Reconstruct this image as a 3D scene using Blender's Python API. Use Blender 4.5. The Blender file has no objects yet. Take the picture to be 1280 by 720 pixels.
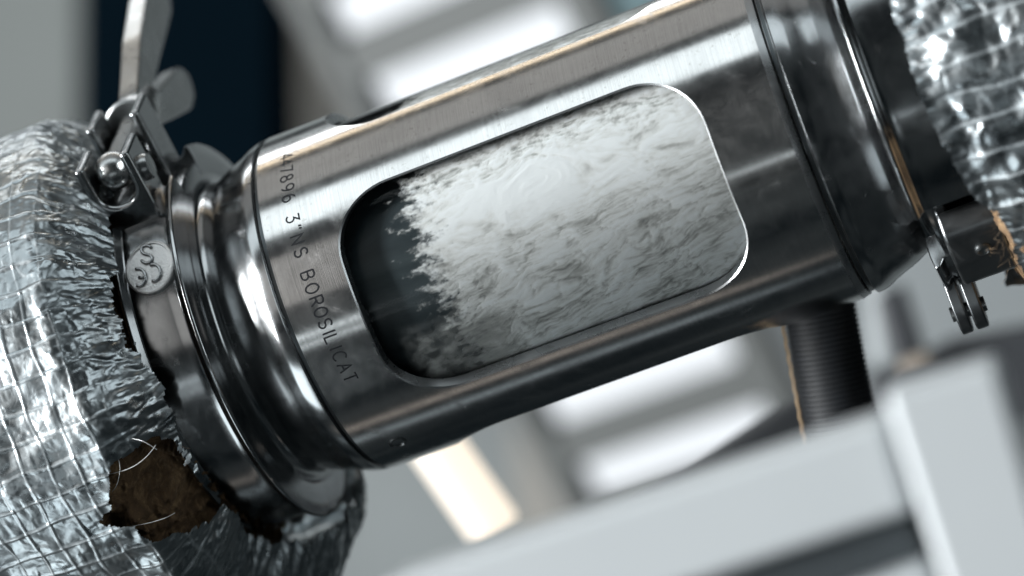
import bpy, bmesh, math, random
import numpy as np
from mathutils import Vector, Matrix
from mathutils.geometry import delaunay_2d_cdt

# ---------------------------------------------------------------- frame of the place
# pipe axis = X, up = Z, camera on the -Y side.  Angles "phi" run round the pipe from the
# camera side (phi = 0, -Y) up to the top (phi = 90, +Z).  Metres.
scn = bpy.context.scene
COL = scn.collection
R = math.radians

# ---------------------------------------------------------------- camera
TH, TA, FPX, DIST, PY = R(20.33), R(11.79), 3201.0, 0.7612, 66.2
AX = Vector((math.cos(TA)*math.cos(TH), math.cos(TA)*math.sin(TH), math.sin(TA)))   # pipe X in camera space
NN = (Vector((0, 0, 1)) - AX*AX.z).normalized()
AY = -NN
AZ = AX.cross(AY)
OC = Vector((0, PY/FPX*DIST, -DIST))
ROT = Matrix((AX, AY, AZ))                    # camera space -> place
CAMPOS = ROT @ (-OC)
cd = bpy.data.cameras.new('camera')
cam = bpy.data.objects.new('camera', cd); COL.objects.link(cam)
cam.matrix_world = Matrix.Translation(CAMPOS) @ ROT.to_4x4()
cd.sensor_width = 36; cd.lens = 36*FPX/1280
cd.clip_start = 0.01; cd.clip_end = 200
cd.dof.use_dof = True; cd.dof.focus_distance = 0.716; cd.dof.aperture_fstop = 5.5
scn.camera = cam

# ---------------------------------------------------------------- world, exposure
w = bpy.data.worlds.new('World'); scn.world = w; w.use_nodes = True
bg = w.node_tree.nodes['Background']
wn = w.node_tree
wc = wn.nodes.new('ShaderNodeTexCoord'); wz = wn.nodes.new('ShaderNodeTexNoise'); wr = wn.nodes.new('ShaderNodeValToRGB')
wz.inputs['Scale'].default_value = 3.2; wz.inputs['Detail'].default_value = 3; wz.inputs['Distortion'].default_value = 0.6
wr.color_ramp.elements[0].position = 0.40; wr.color_ramp.elements[0].color = (0.10, 0.155, 0.19, 1)
wr.color_ramp.elements[1].position = 0.68; wr.color_ramp.elements[1].color = (0.92, 1.06, 1.10, 1)
wn.links.new(wc.outputs['Generated'], wz.inputs['Vector']); wn.links.new(wz.outputs['Fac'], wr.inputs['Fac'])
wn.links.new(wr.outputs['Color'], bg.inputs[0]); bg.inputs[1].default_value = 0.072
scn.view_settings.view_transform = 'Standard'; scn.view_settings.look = 'None'
scn.view_settings.exposure = 0.0; scn.view_settings.gamma = 1.0
scn.view_settings.use_curve_mapping = False
scn.cycles.max_bounces = 10; scn.cycles.glossy_bounces = 6; scn.cycles.transparent_max_bounces = 12
scn.cycles.caustics_reflective = False; scn.cycles.caustics_refractive = False
scn.cycles.sample_clamp_indirect = 6.0

# ---------------------------------------------------------------- lamps of the workshop and added fill lamps
def lamp(name, ang, dist, x, sx, sy, radiance, col, yaw=0.0):
    """area lamp seen from the pipe at angle ang (from the camera side upwards), facing the pipe"""
    d = Vector((0, -math.cos(R(ang)), math.sin(R(ang))))
    ld = bpy.data.lights.new(name, 'AREA'); ld.shape = 'RECTANGLE'
    ld.size = sx; ld.size_y = sy; ld.color = col
    ld.energy = radiance*math.pi*sx*sy
    o = bpy.data.objects.new(name, ld); COL.objects.link(o)
    zz = d                                      # lamp shines along its local -Z
    xx = Vector((1, 0, 0)); yy = zz.cross(xx)
    M = Matrix((xx, yy, zz)).transposed()
    o.matrix_world = Matrix.Translation(Vector((x, 0, 0)) + d*dist) @ (M @ Matrix.Rotation(R(yaw), 3, 'Z')).to_4x4()
    return o
COOL = (0.87, 0.96, 1.0); WARM = (1.0, 0.80, 0.56)
lamp('ceiling_lamp', 62, 1.3, -0.25, 2.2, 0.46, 2.0, COOL)
lamp('front_window_lamp', 22, 1.5, -0.98, 1.0, 0.85, 0.72, (1.0, 0.97, 0.94))
lamp('ceiling_glow_lamp', 92, 1.3, -0.2, 2.0, 0.55, 0.44, (1.0, 0.985, 0.96))
lamp('warm_strip_lamp', 113, 1.3, -0.2, 1.9, 0.055, 3.6, WARM)
lamp('rear_strip_lamp', 134, 1.6, -0.2, 1.7, 0.20, 0.55, COOL)
# unseen lamp added left of the pipe to brighten froth; rakes foil and casing
sl = bpy.data.lights.new('side_fill_lamp', 'AREA'); sl.shape = 'RECTANGLE'; sl.size = 1.2; sl.size_y = 1.6
sl.energy = 58.0*math.pi*sl.size*sl.size_y; sl.color = (0.97, 0.99, 1.0)
slo = bpy.data.objects.new('side_fill_lamp', sl); COL.objects.link(slo)
slo.location = (-2.40, -1.05, 0.46)
slo.rotation_euler = (Vector((0.0, 0.0, 0.0))-slo.location).to_track_quat('-Z', 'Y').to_euler()
lamp('low_fill_lamp', -52, 1.5, -1.40, 1.0, 0.9, 3.6, COOL)  # unseen lamp added to brighten the lower foil and torn wool
lamp('low_window_lamp', -15, 1.5, -0.15, 1.0, 0.085, 1.7, COOL)
lamp('low_window_lamp', -21, 1.5, -0.15, 1.0, 0.075, 1.3, COOL)
lamp('floor_glow_lamp', -88, 1.4, -0.45, 0.75, 0.10, 0.42, (1.0, 0.88, 0.78))
lamp('floor_glow_lamp', -100, 1.4, -0.45, 0.75, 0.12, 0.35, (0.8, 0.93, 1.0))
fl_ = bpy.data.lights.new('right_fill_lamp', 'AREA'); fl_.shape = 'RECTANGLE'; fl_.size = 1.5; fl_.size_y = 1.3  # unseen lamp added for grey reflections on faces turned right
fl_.energy = 2.0*math.pi*fl_.size*fl_.size_y; fl_.color = COOL
flo = bpy.data.objects.new('right_fill_lamp', fl_); COL.objects.link(flo)
flo.location = (2.5, -0.75, 0.5)
flo.rotation_euler = (Vector((0.0, 0.0, 0.0))-flo.location).to_track_quat('-Z', 'Y').to_euler()
# unseen lamp added to light the far wall
bl = bpy.data.lights.new('wall_fill_lamp', 'AREA'); bl.shape = 'RECTANGLE'; bl.size = 2.5; bl.size_y = 0.8
bl.energy = 60; bl.color = (0.95, 0.98, 1.0)
blo = bpy.data.objects.new('wall_fill_lamp', bl); COL.objects.link(blo)
blo.location = (-0.3, 1.5, 2.3); blo.rotation_euler = (R(38), 0, 0)

# ---------------------------------------------------------------- helpers
def to_place(px, py, y):
    """point of the plane Y = y on the line of sight of a photograph position"""
    d = ROT @ Vector(((px-640)/FPX, (360-py)/FPX, -1))
    s = (y-CAMPOS.y)/d.y
    return CAMPOS + d*s
def on_cyl(px, py, r):
    d = ROT @ Vector(((px-640)/FPX, (360-py)/FPX, -1)); o = CAMPOS
    a = d.y**2+d.z**2; b = o.y*d.y+o.z*d.z; c = o.y**2+o.z**2-r*r
    D = max(b*b-a*c, 0); s = (-b-math.sqrt(D))/a; q = o+d*s
    return q.x, math.atan2(q.z, -q.y)
def cyl(t, r, ph): return Vector((t, -r*math.cos(ph), r*math.sin(ph)))

def link(name, me, mat, parent=None, smooth=True, sharp=None, bevel=None, bseg=3):
    o = bpy.data.objects.new(name, me); COL.objects.link(o)
    if mat: me.materials.append(mat)
    if smooth:
        me.polygons.foreach_set('use_smooth', [True]*len(me.polygons))
        if sharp: me.set_sharp_from_angle(angle=R(sharp))
    if bevel:
        b = o.modifiers.new('bevel', 'BEVEL'); b.width = bevel; b.segments = bseg; b.limit_method = 'ANGLE'
        b.angle_limit = R(35); b.harden_normals = True
    if parent: o.parent = parent
    return o
def thing(name, label, cat, group=None, loc=(0, 0, 0)):
    o = bpy.data.objects.new(name, None); COL.objects.link(o)
    o.empty_display_size = 0.01
    o['label'] = label; o['category'] = cat
    if group: o['group'] = group
    return o
def tag(o, label, cat, group=None, kind=None):
    o['label'] = label; o['category'] = cat
    if group: o['group'] = group
    if kind: o['kind'] = kind
    return o
def mesh(name, v, f):
    me = bpy.data.meshes.new(name); me.from_pydata([tuple(p) for p in v], [], f); me.update(); return me
def fixn(me):
    bm = bmesh.new(); bm.from_mesh(me); bmesh.ops.recalc_face_normals(bm, faces=bm.faces); bm.to_mesh(me); bm.free()
    return me
def merge(*ms):
    v = []; f = []
    for a, b in ms:
        k = len(v); v += list(a); f += [tuple(i+k for i in q) for q in b]
    return v, f
def lathe(prof, a0=-180, a1=180, n=240, closed=True):
    """prof: (t, r) loop; closed solids of revolution round the pipe axis"""
    full = abs(a1-a0) >= 359.9
    m = len(prof); v = []; f = []
    k = n if full else n+1
    for j in range(k):
        a = R(a0+(a1-a0)*j/n)
        for t, r in prof: v.append(cyl(t, r, a))
    for j in range(n):
        j2 = (j+1) % k
        for i in range(m if closed else m-1):
            i2 = (i+1) % m
            f.append((j*m+i, j*m+i2, j2*m+i2, j2*m+i))
    if not full and closed:
        f.append(tuple(range(m))); f.append(tuple((k-1)*m+i for i in reversed(range(m))))
    return v, f
def rounded(pts, r, n=5):
    """fillet the corners of a closed 2-D polygon"""
    out = []; m = len(pts)
    for i in range(m):
        p0, p1, p2 = (Vector(pts[i-1]), Vector(pts[i]), Vector(pts[(i+1) % m]))
        rr = r[i] if isinstance(r, (list, tuple)) else r
        d0 = p0-p1; d2 = p2-p1
        l = min(rr, d0.length*0.49, d2.length*0.49)
        a = p1+d0.normalized()*l; b = p1+d2.normalized()*l
        if l < 1e-7: out.append(tuple(p1)); continue
        for k in range(n+1):
            u = k/n
            q = a*(1-u)**2+p1*2*u*(1-u)+b*u*u
            out.append(tuple(q))
    return out
def prism(poly, h0, h1, fmap):
    n = len(poly)
    v = [fmap(p[0], p[1], h0) for p in poly]+[fmap(p[0], p[1], h1) for p in poly]
    f = [tuple(reversed(range(n))), tuple(range(n, 2*n))]
    for i in range(n):
        j = (i+1) % n; f.append((i, j, n+j, n+i))
    return v, f
def box(x0, x1, y0, y1, z0, z1, fmap=lambda a, b, c: Vector((a, b, c))):
    return prism([(x0, y0), (x1, y0), (x1, y1), (x0, y1)], z0, z1, fmap)
def tube(path, rad, n=8, cap=True):
    v = []; f = []; m = len(path)
    rads = rad if isinstance(rad, (list, tuple)) else [rad]*m
    up = None
    for i, p in enumerate(path):
        d = (path[min(i+1, m-1)]-path[max(i-1, 0)]).normalized()
        if up is None:
            up = d.orthogonal().normalized()
        up = (up-d*up.dot(d)).normalized(); sd = d.cross(up)
        for k in range(n):
            a = 2*math.pi*k/n
            v.append(p+(up*math.cos(a)+sd*math.sin(a))*rads[i])
    for i in range(m-1):
        for k in range(n):
            k2 = (k+1) % n
            f.append((i*n+k, i*n+k2, (i+1)*n+k2, (i+1)*n+k))
    if cap:
        f.append(tuple(reversed(range(n)))); f.append(tuple((m-1)*n+k for k in range(n)))
    return v, f
def revolve(prof, o, ax, n=40):
    """prof: (h, r) along the axis ax from o, solid"""
    ax = ax.normalized(); u = ax.orthogonal().normalized(); w_ = ax.cross(u)
    v = []; f = []; m = len(prof)
    for h, r in prof:
        for k in range(n):
            a = 2*math.pi*k/n
            v.append(o+ax*h+(u*math.cos(a)+w_*math.sin(a))*r)
    for i in range(m-1):
        for k in range(n):
            k2 = (k+1) % n
            f.append((i*n+k, i*n+k2, (i+1)*n+k2, (i+1)*n+k))
    f.append(tuple(reversed(range(n)))); f.append(tuple((m-1)*n+k for k in range(n)))
    return v, f

# numpy noise -----------------------------------------------------
def perlin(x, y, seed):
    rg = np.random.default_rng(seed)
    N = 256
    perm = rg.permutation(N)
    ang = rg.random(N)*2*np.pi; gx = np.cos(ang); gy = np.sin(ang)
    xi = np.floor(x).astype(int); yi = np.floor(y).astype(int)
    xf = x-xi; yf = y-yi
    def g(a, b, dx, dy):
        h = perm[(perm[a % N]+b) % N]
        return gx[h]*dx+gy[h]*dy
    u = xf**3*(xf*(xf*6-15)+10); v = yf**3*(yf*(yf*6-15)+10)
    n00 = g(xi, yi, xf, yf); n10 = g(xi+1, yi, xf-1, yf)
    n01 = g(xi, yi+1, xf, yf-1); n11 = g(xi+1, yi+1, xf-1, yf-1)
    a = n00+u*(n10-n00); b = n01+u*(n11-n01)
    return (a+v*(b-a))*1.5
def fbm(x, y, seed, oct=4, gain=0.5):
    s = 0; a = 1.0; k = 1.0
    for i in range(oct):
        s = s+a*perlin(x*k, y*k, seed+i); a *= gain; k *= 2.03
    return s
def sstep(a, b, x):
    u = np.clip((x-a)/(b-a), 0, 1); return u*u*(3-2*u)

# ---------------------------------------------------------------- materials
def newmat(name):
    m = bpy.data.materials.new(name); m.use_nodes = True
    nt = m.node_tree; p = nt.nodes['Principled BSDF']
    return m, nt, p
def N(nt, t, **kw):
    n = nt.nodes.new(t)
    for k, v in kw.items():
        if k in n.inputs: n.inputs[k].default_value = v
        else: setattr(n, k, v)
    return n
def coords(nt, scale=(1, 1, 1)):
    tc = N(nt, 'ShaderNodeTexCoord'); mp = N(nt, 'ShaderNodeMapping'); mp.inputs['Scale'].default_value = scale
    nt.links.new(tc.outputs['Object'], mp.inputs['Vector']); return mp.outputs['Vector']
def ramp(nt, src, stops):
    r = N(nt, 'ShaderNodeValToRGB'); e = r.color_ramp.elements
    while len(e) > len(stops): e.remove(e[-1])
    while len(e) < len(stops): e.new(1)
    for q, (p, c) in zip(e, stops):
        q.position = p; q.color = c if len(c) == 4 else (*c, 1)
    nt.links.new(src, r.inputs['Fac']); return r.outputs['Color']
def noise(nt, vec, scale, detail=4, rough=0.55, dist=0.0):
    n = N(nt, 'ShaderNodeTexNoise'); n.inputs['Scale'].default_value = scale; n.inputs['Detail'].default_value = detail
    n.inputs['Roughness'].default_value = rough; n.inputs['Distortion'].default_value = dist
    nt.links.new(vec, n.inputs['Vector']); return n.outputs['Fac']
def bump(nt, p, h, strength, dist, prev=None):
    b = N(nt, 'ShaderNodeBump'); b.inputs['Strength'].default_value = strength; b.inputs['Distance'].default_value = dist
    nt.links.new(h, b.inputs['Height'])
    if prev: nt.links.new(prev, b.inputs['Normal'])
    nt.links.new(b.outputs['Normal'], p.inputs['Normal']); return b.outputs['Normal']

def steel(name, base, rough, var, ring=0.0, smudge=0.0, scratch=0.0, aniso=0.0):
    m, nt, p = newmat(name)
    p.inputs['Metallic'].default_value = 1
    v = coords(nt); n1 = noise(nt, v, 45, 5, 0.6, 0.4)
    c = ramp(nt, n1, [(0.3, tuple(b*0.86 for b in base)), (0.7, base)])
    nt.links.new(c, p.inputs['Base Color'])
    n2 = noise(nt, v, 110, 6, 0.65, 0.8)
    r = ramp(nt, n2, [(0.35, (rough-var,)*3), (0.6, (rough,)*3), (0.78, (rough+var*1.6+smudge,)*3)])
    nt.links.new(r, p.inputs['Roughness'])
    prev = None
    if ring:
        vr = coords(nt, (4200, 30, 30)); nr = noise(nt, vr, 1.0, 3, 0.65)
        prev = bump(nt, p, nr, ring, 0.00002)
        mxx = N(nt, 'ShaderNodeMix', data_type='RGBA', blend_type='MULTIPLY'); mxx.inputs['Factor'].default_value = 1.0
        spots = ramp(nt, noise(nt, v, 700, 3, 0.7), [(0.60, (1, 1, 1)), (0.72, (0.80, 0.79, 0.77))])
        lines = ramp(nt, nr, [(0.32, (0.87, 0.87, 0.87)), (0.62, (1, 1, 1))])
        nt.links.new(lines, mxx.inputs['A']); nt.links.new(spots, mxx.inputs['B'])
        mx2 = N(nt, 'ShaderNodeMix', data_type='RGBA', blend_type='MULTIPLY'); mx2.inputs['Factor'].default_value = 1.0
        nt.links.new(c, mx2.inputs['A']); nt.links.new(mxx.outputs['Result'], mx2.inputs['B'])
        nt.links.new(mx2.outputs['Result'], p.inputs['Base Color'])
    if scratch:
        vs = coords(nt, (300, 2200, 2200)); ns = noise(nt, vs, 0.35, 3, 0.7, 1.5)
        prev = bump(nt, p, ns, scratch, 0.00002, prev)
    if aniso:
        tg = N(nt, 'ShaderNodeTangent'); tg.direction_type = 'RADIAL'; tg.axis = 'X'
        nt.links.new(tg.outputs[0], p.inputs['Tangent'])
        p.inputs['Anisotropic'].default_value = aniso; p.inputs['Anisotropic Rotation'].default_value = 0.25
    return m
M_BRUSH = steel('turned_stainless_steel', (0.60, 0.595, 0.585), 0.20, 0.05, ring=0.7, smudge=0.05, aniso=0.6)
M_POL = steel('polished_stainless_steel', (0.34, 0.35, 0.355), 0.20, 0.06, smudge=0.10, scratch=0.10)
M_CAST = steel('cast_stainless_steel', (0.36, 0.37, 0.37), 0.31, 0.06, scratch=0.25)
M_EDGE = steel('milled_stainless_edge', (0.34, 0.35, 0.355), 0.30, 0.05)
M_HINGE = steel('dull_hinge_steel', (0.20, 0.21, 0.215), 0.36, 0.08, smudge=0.1, scratch=0.3)
M_DARKST = steel('dark_grooved_steel', (0.10, 0.11, 0.115), 0.35, 0.05)

m, nt, p = newmat('stippled_badge_steel'); M_BADGE = m
p.inputs['Metallic'].default_value = 1; p.inputs['Base Color'].default_value = (0.66, 0.66, 0.655, 1); p.inputs['Roughness'].default_value = 0.48
bump(nt, p, noise(nt, coords(nt), 1700, 2, 0.6), 0.8, 0.0003)

m, nt, p = newmat('black_engraving'); M_ENGR = m; p.inputs['Specular IOR Level'].default_value = 0.1
p.inputs['Base Color'].default_value = (0.012, 0.013, 0.015, 1); p.inputs['Roughness'].default_value = 0.5

m, nt, p = newmat('crumpled_aluminium_foil'); M_FOIL = m
p.inputs['Metallic'].default_value = 1
v = coords(nt); n1 = noise(nt, v, 60, 5, 0.6)
nt.links.new(ramp(nt, n1, [(0.3, (0.25, 0.28, 0.295)), (0.7, (0.39, 0.42, 0.43))]), p.inputs['Base Color'])
nt.links.new(ramp(nt, noise(nt, v, 160, 4), [(0.3, (0.24,)*3), (0.75, (0.42,)*3)]), p.inputs['Roughness'])
thn = N(nt, 'ShaderNodeAttribute'); thn.attribute_name = 'thread'      # glass scrim showing through the foil
tm = N(nt, 'ShaderNodeMath', operation='MULTIPLY_ADD'); tm.inputs[1].default_value = -0.7; tm.inputs[2].default_value = 1.0
nt.links.new(thn.outputs['Fac'], tm.inputs[0]); nt.links.new(tm.outputs[0], p.inputs['Metallic'])
pv = bump(nt, p, noise(nt, v, 260, 2, 0.5, 0.8), 0.22, 0.0006)

m, nt, p = newmat('scrim_thread'); M_THREAD = m
p.inputs['Base Color'].default_value = (0.55, 0.56, 0.55, 1); p.inputs['Roughness'].default_value = 0.45; p.inputs['Metallic'].default_value = 0.3

m, nt, p = newmat('brown_mineral_wool'); M_WOOL = m
v = coords(nt, (1.0, 0.45, 0.45)); n1 = noise(nt, v, 210, 7, 0.72, 2.0)
nt.links.new(ramp(nt, n1, [(0.25, (0.035, 0.019, 0.009)), (0.5, (0.15, 0.088, 0.042)), (0.75, (0.42, 0.28, 0.145))]), p.inputs['Base Color'])
p.inputs['Roughness'].default_value = 0.95
bump(nt, p, noise(nt, coords(nt, (1, 2.5, 1)), 900, 4, 0.75, 1.5), 0.9, 0.001)

m, nt, p = newmat('wool_fibre'); M_FIBRE = m
p.inputs['Base Color'].default_value = (0.12, 0.08, 0.045, 1); p.inputs['Roughness'].default_value = 0.8

m, nt, p = newmat('borosilicate_glass'); M_GLASS = m
nt.nodes.remove(p)
tr = N(nt, 'ShaderNodeBsdfTransparent'); tr.inputs['Color'].default_value = (0.955, 0.975, 0.975, 1)
gl = N(nt, 'ShaderNodeBsdfGlossy'); gl.inputs['Roughness'].default_value = 0.03; gl.inputs['Color'].default_value = (1, 1, 1, 1)
fr = N(nt, 'ShaderNodeFresnel'); fr.inputs['IOR'].default_value = 1.14
mx = N(nt, 'ShaderNodeMixShader')
nt.links.new(fr.outputs[0], mx.inputs[0]); nt.links.new(tr.outputs[0], mx.inputs[1]); nt.links.new(gl.outputs[0], mx.inputs[2])
nt.links.new(mx.outputs[0], nt.nodes['Material Output'].inputs['Surface'])

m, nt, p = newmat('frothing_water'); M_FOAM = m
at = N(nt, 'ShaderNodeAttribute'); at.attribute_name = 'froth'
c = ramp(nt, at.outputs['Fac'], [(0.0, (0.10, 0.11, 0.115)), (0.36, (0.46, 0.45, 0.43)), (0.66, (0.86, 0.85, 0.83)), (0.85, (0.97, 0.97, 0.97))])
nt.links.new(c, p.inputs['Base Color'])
p.inputs['Roughness'].default_value = 0.22; p.inputs['IOR'].default_value = 1.45
p.inputs['Specular IOR Level'].default_value = 0.9
p.inputs['Roughness'].default_value = 0.3; p.inputs['Specular IOR Level'].default_value = 0.5
p.inputs['Coat Weight'].default_value = 0.8; p.inputs['Coat Roughness'].default_value = 0.14; p.inputs['Coat IOR'].default_value = 1.4
ac = N(nt, 'ShaderNodeAttribute'); ac.attribute_name = 'cover'
nt.links.new(ac.outputs['Fac'], p.inputs['Alpha'])

m, nt, p = newmat('dark_clear_water'); M_CLEAR = m
nn = noise(nt, coords(nt, (1, 3, 3)), 26, 4, 0.6, 0.6)
nt.links.new(ramp(nt, nn, [(0.35, (0.018, 0.026, 0.030)), (0.75, (0.060, 0.075, 0.080))]), p.inputs['Base Color'])
p.inputs['Roughness'].default_value = 0.3
def plain(name, col, rough=0.6, var=0.08, scale=3.0, metallic=0.0):
    m, nt, p = newmat(name)
    n = noise(nt, coords(nt), scale, 4)
    nt.links.new(ramp(nt, n, [(0.3, tuple(c*(1-var) for c in col)), (0.7, tuple(min(1, c*(1+var)) for c in col))]), p.inputs['Base Color'])
    p.inputs['Roughness'].default_value = rough; p.inputs['Metallic'].default_value = metallic
    return m
def emit(name, col, s, var=0.0):
    m, nt, p = newmat(name)
    p.inputs['Base Color'].default_value = (0.08, 0.08, 0.08, 1); p.inputs['Emission Color'].default_value = (*col, 1)
    p.inputs['Emission Strength'].default_value = s; p.inputs['Roughness'].default_value = 0.4
    return m
M_WALL = plain('grey_wall_paint', (0.19, 0.21, 0.212)); M_WARMWALL = plain('warm_grey_wall_paint', (0.17, 0.163, 0.147))
M_SAGE = plain('grey_green_panel', (0.060, 0.070, 0.067)); M_NAVY = plain('dark_navy_panel', (0.0012, 0.0032, 0.0052), 0.9); M_NAVY.node_tree.nodes['Principled BSDF'].inputs['Specular IOR Level'].default_value = 0.0
M_TEAL = plain('dark_teal_panel', (0.055, 0.10, 0.11)); M_FRAME = plain('grey_window_frame', (0.085, 0.09, 0.088))
M_BLACK = plain('black_plastic', (0.012, 0.014, 0.017), 0.55); M_RUB = plain('black_ribbed_rubber', (0.008, 0.010, 0.013), 0.62, 0.3, 300)
M_DGREY = plain('dark_grey_metal', (0.035, 0.043, 0.048), 0.5); M_WHITE = plain('white_enamelled_casing', (0.345, 0.365, 0.375), 0.45, 0.03, 8)
M_TAN = plain('tan_leather_edge', (0.50, 0.34, 0.19), 0.6, 0.2, 200); M_LGREY = plain('light_grey_panel', (0.115, 0.127, 0.131))
M_PANE = emit('daylit_pane', (0.90, 0.95, 1.0), 0.96); M_TUBE = emit('warm_lamp_glow', (1.0, 0.88, 0.72), 1.15)

# ---------------------------------------------------------------- background: wall, column, window, lamp
def px_prism(pix, y, depth):
    """solid slab standing in the plane Y = y; outline given as seen in the photograph"""
    q = [to_place(a, b, y) for a, b in pix]
    n = len(q)
    v = q+[p+Vector((0, depth, 0)) for p in q]
    f = [tuple(range(n)), tuple(reversed(range(n, 2*n)))]
    for i in range(n):
        j = (i+1) % n; f.append((i, n+i, n+j, j))
    return v, f
def slab(name, pix, y, depth, mat, label=None, cat=None, kind=None, parent=None, bevel=0.01):
    o = link(name, fixn(mesh(name, *px_prism(pix, y, depth))), mat, parent, smooth=False, bevel=bevel, bseg=2)
    if label: tag(o, label, cat)
    if kind: o['kind'] = kind
    return o

slab('background_wall', [(-1500, -900), (3600, -900), (3600, 1700), (-1500, 1700)], 3.6, 0.1, M_WALL, kind='structure')
slab('wall_panel', [(-120, -120), (104, -120), (98, 420), (-120, 420)], 2.6, 0.06, M_SAGE, 'blurred grey green panel at the upper left behind the foil', 'panel')
slab('column', [(99, -130), (341, -130), (347, 330), (93, 420)], 2.4, 0.12, M_NAVY, 'dark navy column rising behind the wing nut', 'column')
slab('wall_panel', [(345, -120), (480, -120), (560, 60), (640, 330), (349, 330)], 3.3, 0.06, M_WARMWALL, 'warm grey wall panel between the dark column and bright window', 'panel')

# tilted louvre window: its own two directions, far behind the pipe
def window():
    U = Vector((math.cos(R(20.5)), math.sin(R(20.5)), 0.36)).normalized()
    V = Vector((math.cos(R(118.3)), math.sin(R(118.3)), 0.0)); V.z = -(U.x*V.x+U.y*V.y)/U.z; V.normalize()
    dep = 2.3
    O = Vector(((482-640)/FPX*dep, (360-112)/FPX*dep, -dep))
    nrm = U.cross(V)
    def W(u, v, h): return CAMPOS+ROT@(O+U*u+V*v+nrm*h)
    ku = dep/FPX/math.hypot(U.x, U.y); k = dep/FPX/math.hypot(V.x, V.y)
    root = thing('louvre_window', 'blurred bright louvre window with grey bars behind the sight glass', 'window')
    for i in range(-6, 4):
        v0 = (i*111-29)*k; v1 = v0+57*k
        link('pane', fixn(mesh('pane', *box(0*ku, 236*ku, v0, v1, 0.0, 0.012, W))), M_PANE, root, smooth=False)
        link('frame_bar', fixn(mesh('frame_bar', *box(-14*ku, 250*ku, v1+1*k, v0+110*k, -0.01, 0.03, W))), M_FRAME, root, smooth=False)
    for a, b in ((-40, -15), (251, 290)):
        link('frame_stile', fixn(mesh('frame_stile', *box(a*ku, b*ku, -720*k, 470*k, -0.02, 0.035, W))), M_FRAME, root, smooth=False)
window()
slab('equipment_cabinet', [(735, -60), (830, -60), (1010, 560), (930, 640), (905, 470)], 2.9, 0.1, M_TEAL, 'blurred dark teal cabinet beyond the lower edge of the housing', 'cabinet')
slab('wall_panel', [(925, 395), (1105, 360), (1130, 560), (975, 560)], 2.6, 0.05, M_LGREY, 'pale grey panel seen between the teal cabinet and black sleeve', 'panel')
slab('wall_panel', [(640, 500), (700, 470), (775, 620), (760, 720), (640, 720)], 2.7, 0.05, M_WARMWALL, 'brownish grey panel beside the warm lamp tube', 'panel')

def lamp_tube():
    root = thing('lamp_tube', 'warm glowing lamp tube hanging below the housing', 'lamp')
    a = to_place(505, 500, 0.28); b = to_place(622, 668, 0.28)
    ax = b-a; L = ax.length; r = 0.0113
    prof = [(0, r*0.9)]+[(L*q, r) for q in (0.02, 0.5, 0.93)]+[(L*0.965, r*0.97), (L*0.985, r*0.88), (L, r*0.6)]
    o = link('tube', fixn(mesh('tube', *revolve(prof, a, ax, 32))), M_TUBE, root)
    link('end_cap', fixn(mesh('end_cap', *revolve([(-0.03, r*1.02), (0.0, r*1.02)], a, ax, 32))), M_DGREY, root, sharp=40)
lamp_tube()

slab('support_bar', [(770, 645), (1005, 492), (1060, 470), (1060, 560), (840, 700)], 0.16, 0.03, M_BLACK, 'dark sloping support bar behind the white casing', 'bar', bevel=0.004)
slab('panel_board', [(1075, 300), (1330, 240), (1330, 470), (1085, 470)], 0.62, 0.03, M_LGREY, 'grey machine panel seen under the right hand clamp', 'panel')
slab('bracket', [(1093, 372), (1128, 358), (1158, 452), (1120, 470)], 0.52, 0.03, M_BLACK, 'blurred black upright bracket right of the black sleeve', 'bracket', bevel=0.003)
slab('cross_beam', [(1085, 470), (1140, 455), (1185, 428), (1340, 400), (1340, 520), (1100, 540)], 0.48, 0.03, M_BLACK, 'blurred black beam above the right hand white block', 'beam', bevel=0.003)
M_DULLTAN = plain('dull_brown_plastic', (0.16, 0.135, 0.11))
slab('small_block', [(1122, 452), (1160, 440), (1166, 456), (1128, 470)], 0.46, 0.015, M_DULLTAN, 'small dull brown block on the black beam', 'block', bevel=0.002)

# ---------------------------------------------------------------- white casing in front
def casing():
    root = thing('machine_casing', 'blurred white machine casing filling the lower right foreground', 'casing')
    y = -0.262
    def P(*pix): return pix
    parts = [('upper_panel', [(470, 733), (1107, 523), (1142, 640), (560, 832)], 0, M_WHITE),
             ('recess_strip', [(590, 824), (1135, 644), (1162, 700), (620, 880)], 0.012, M_DGREY),
             ('lower_panel', [(900, 800), (1160, 706), (1200, 830), (900, 900)], 0, M_WHITE),
             ('side_block', [(1104, 493), (1248, 452), (1345, 790), (1215, 840)], -0.004, M_WHITE),
             ('gap_filler', [(1090, 535), (1120, 525), (1220, 830), (1190, 840)], 0.02, M_LGREY)]
    for n, pix, dy, mt in parts:
        slab(n, pix, y+dy, 0.022, mt, parent=root, bevel=0.002)
casing()

# ---------------------------------------------------------------- black ribbed sleeve
def sleeve():
    root = thing('rubber_sleeve', 'black ribbed sleeve with a tan edge hanging below the housing', 'sleeve')
    a = to_place(1014, 330, 0.035); b = to_place(1068, 620, 0.035)
    ax = (b-a); L = ax.length; ax.normalize()
    prof = []; n = 46
    for i in range(n):
        h0 = L*i/n; h1 = L*(i+0.55)/n
        prof += [(h0, 0.0106), (h0+L*0.15/n, 0.0113), (h1-L*0.12/n, 0.0113), (h1, 0.0106)]
    sd = ax.cross(Vector((0, 1, 0))).normalized()
    link('ribbed_body', fixn(mesh('ribbed_body', *revolve(prof, a, ax, 36))), M_RUB, root, sharp=60)
    # flat tan edge strip down the left side
    s = sd if sd.x < 0 else -sd
    path = [a+ax*(L*i/60)+s*(0.0118+0.0002*math.sin(i*1.7)) for i in range(61)]
    link('edge_strip', fixn(mesh('edge_strip', *tube(path, 0.0005, 6))), M_TAN, root)
sleeve()

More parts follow.
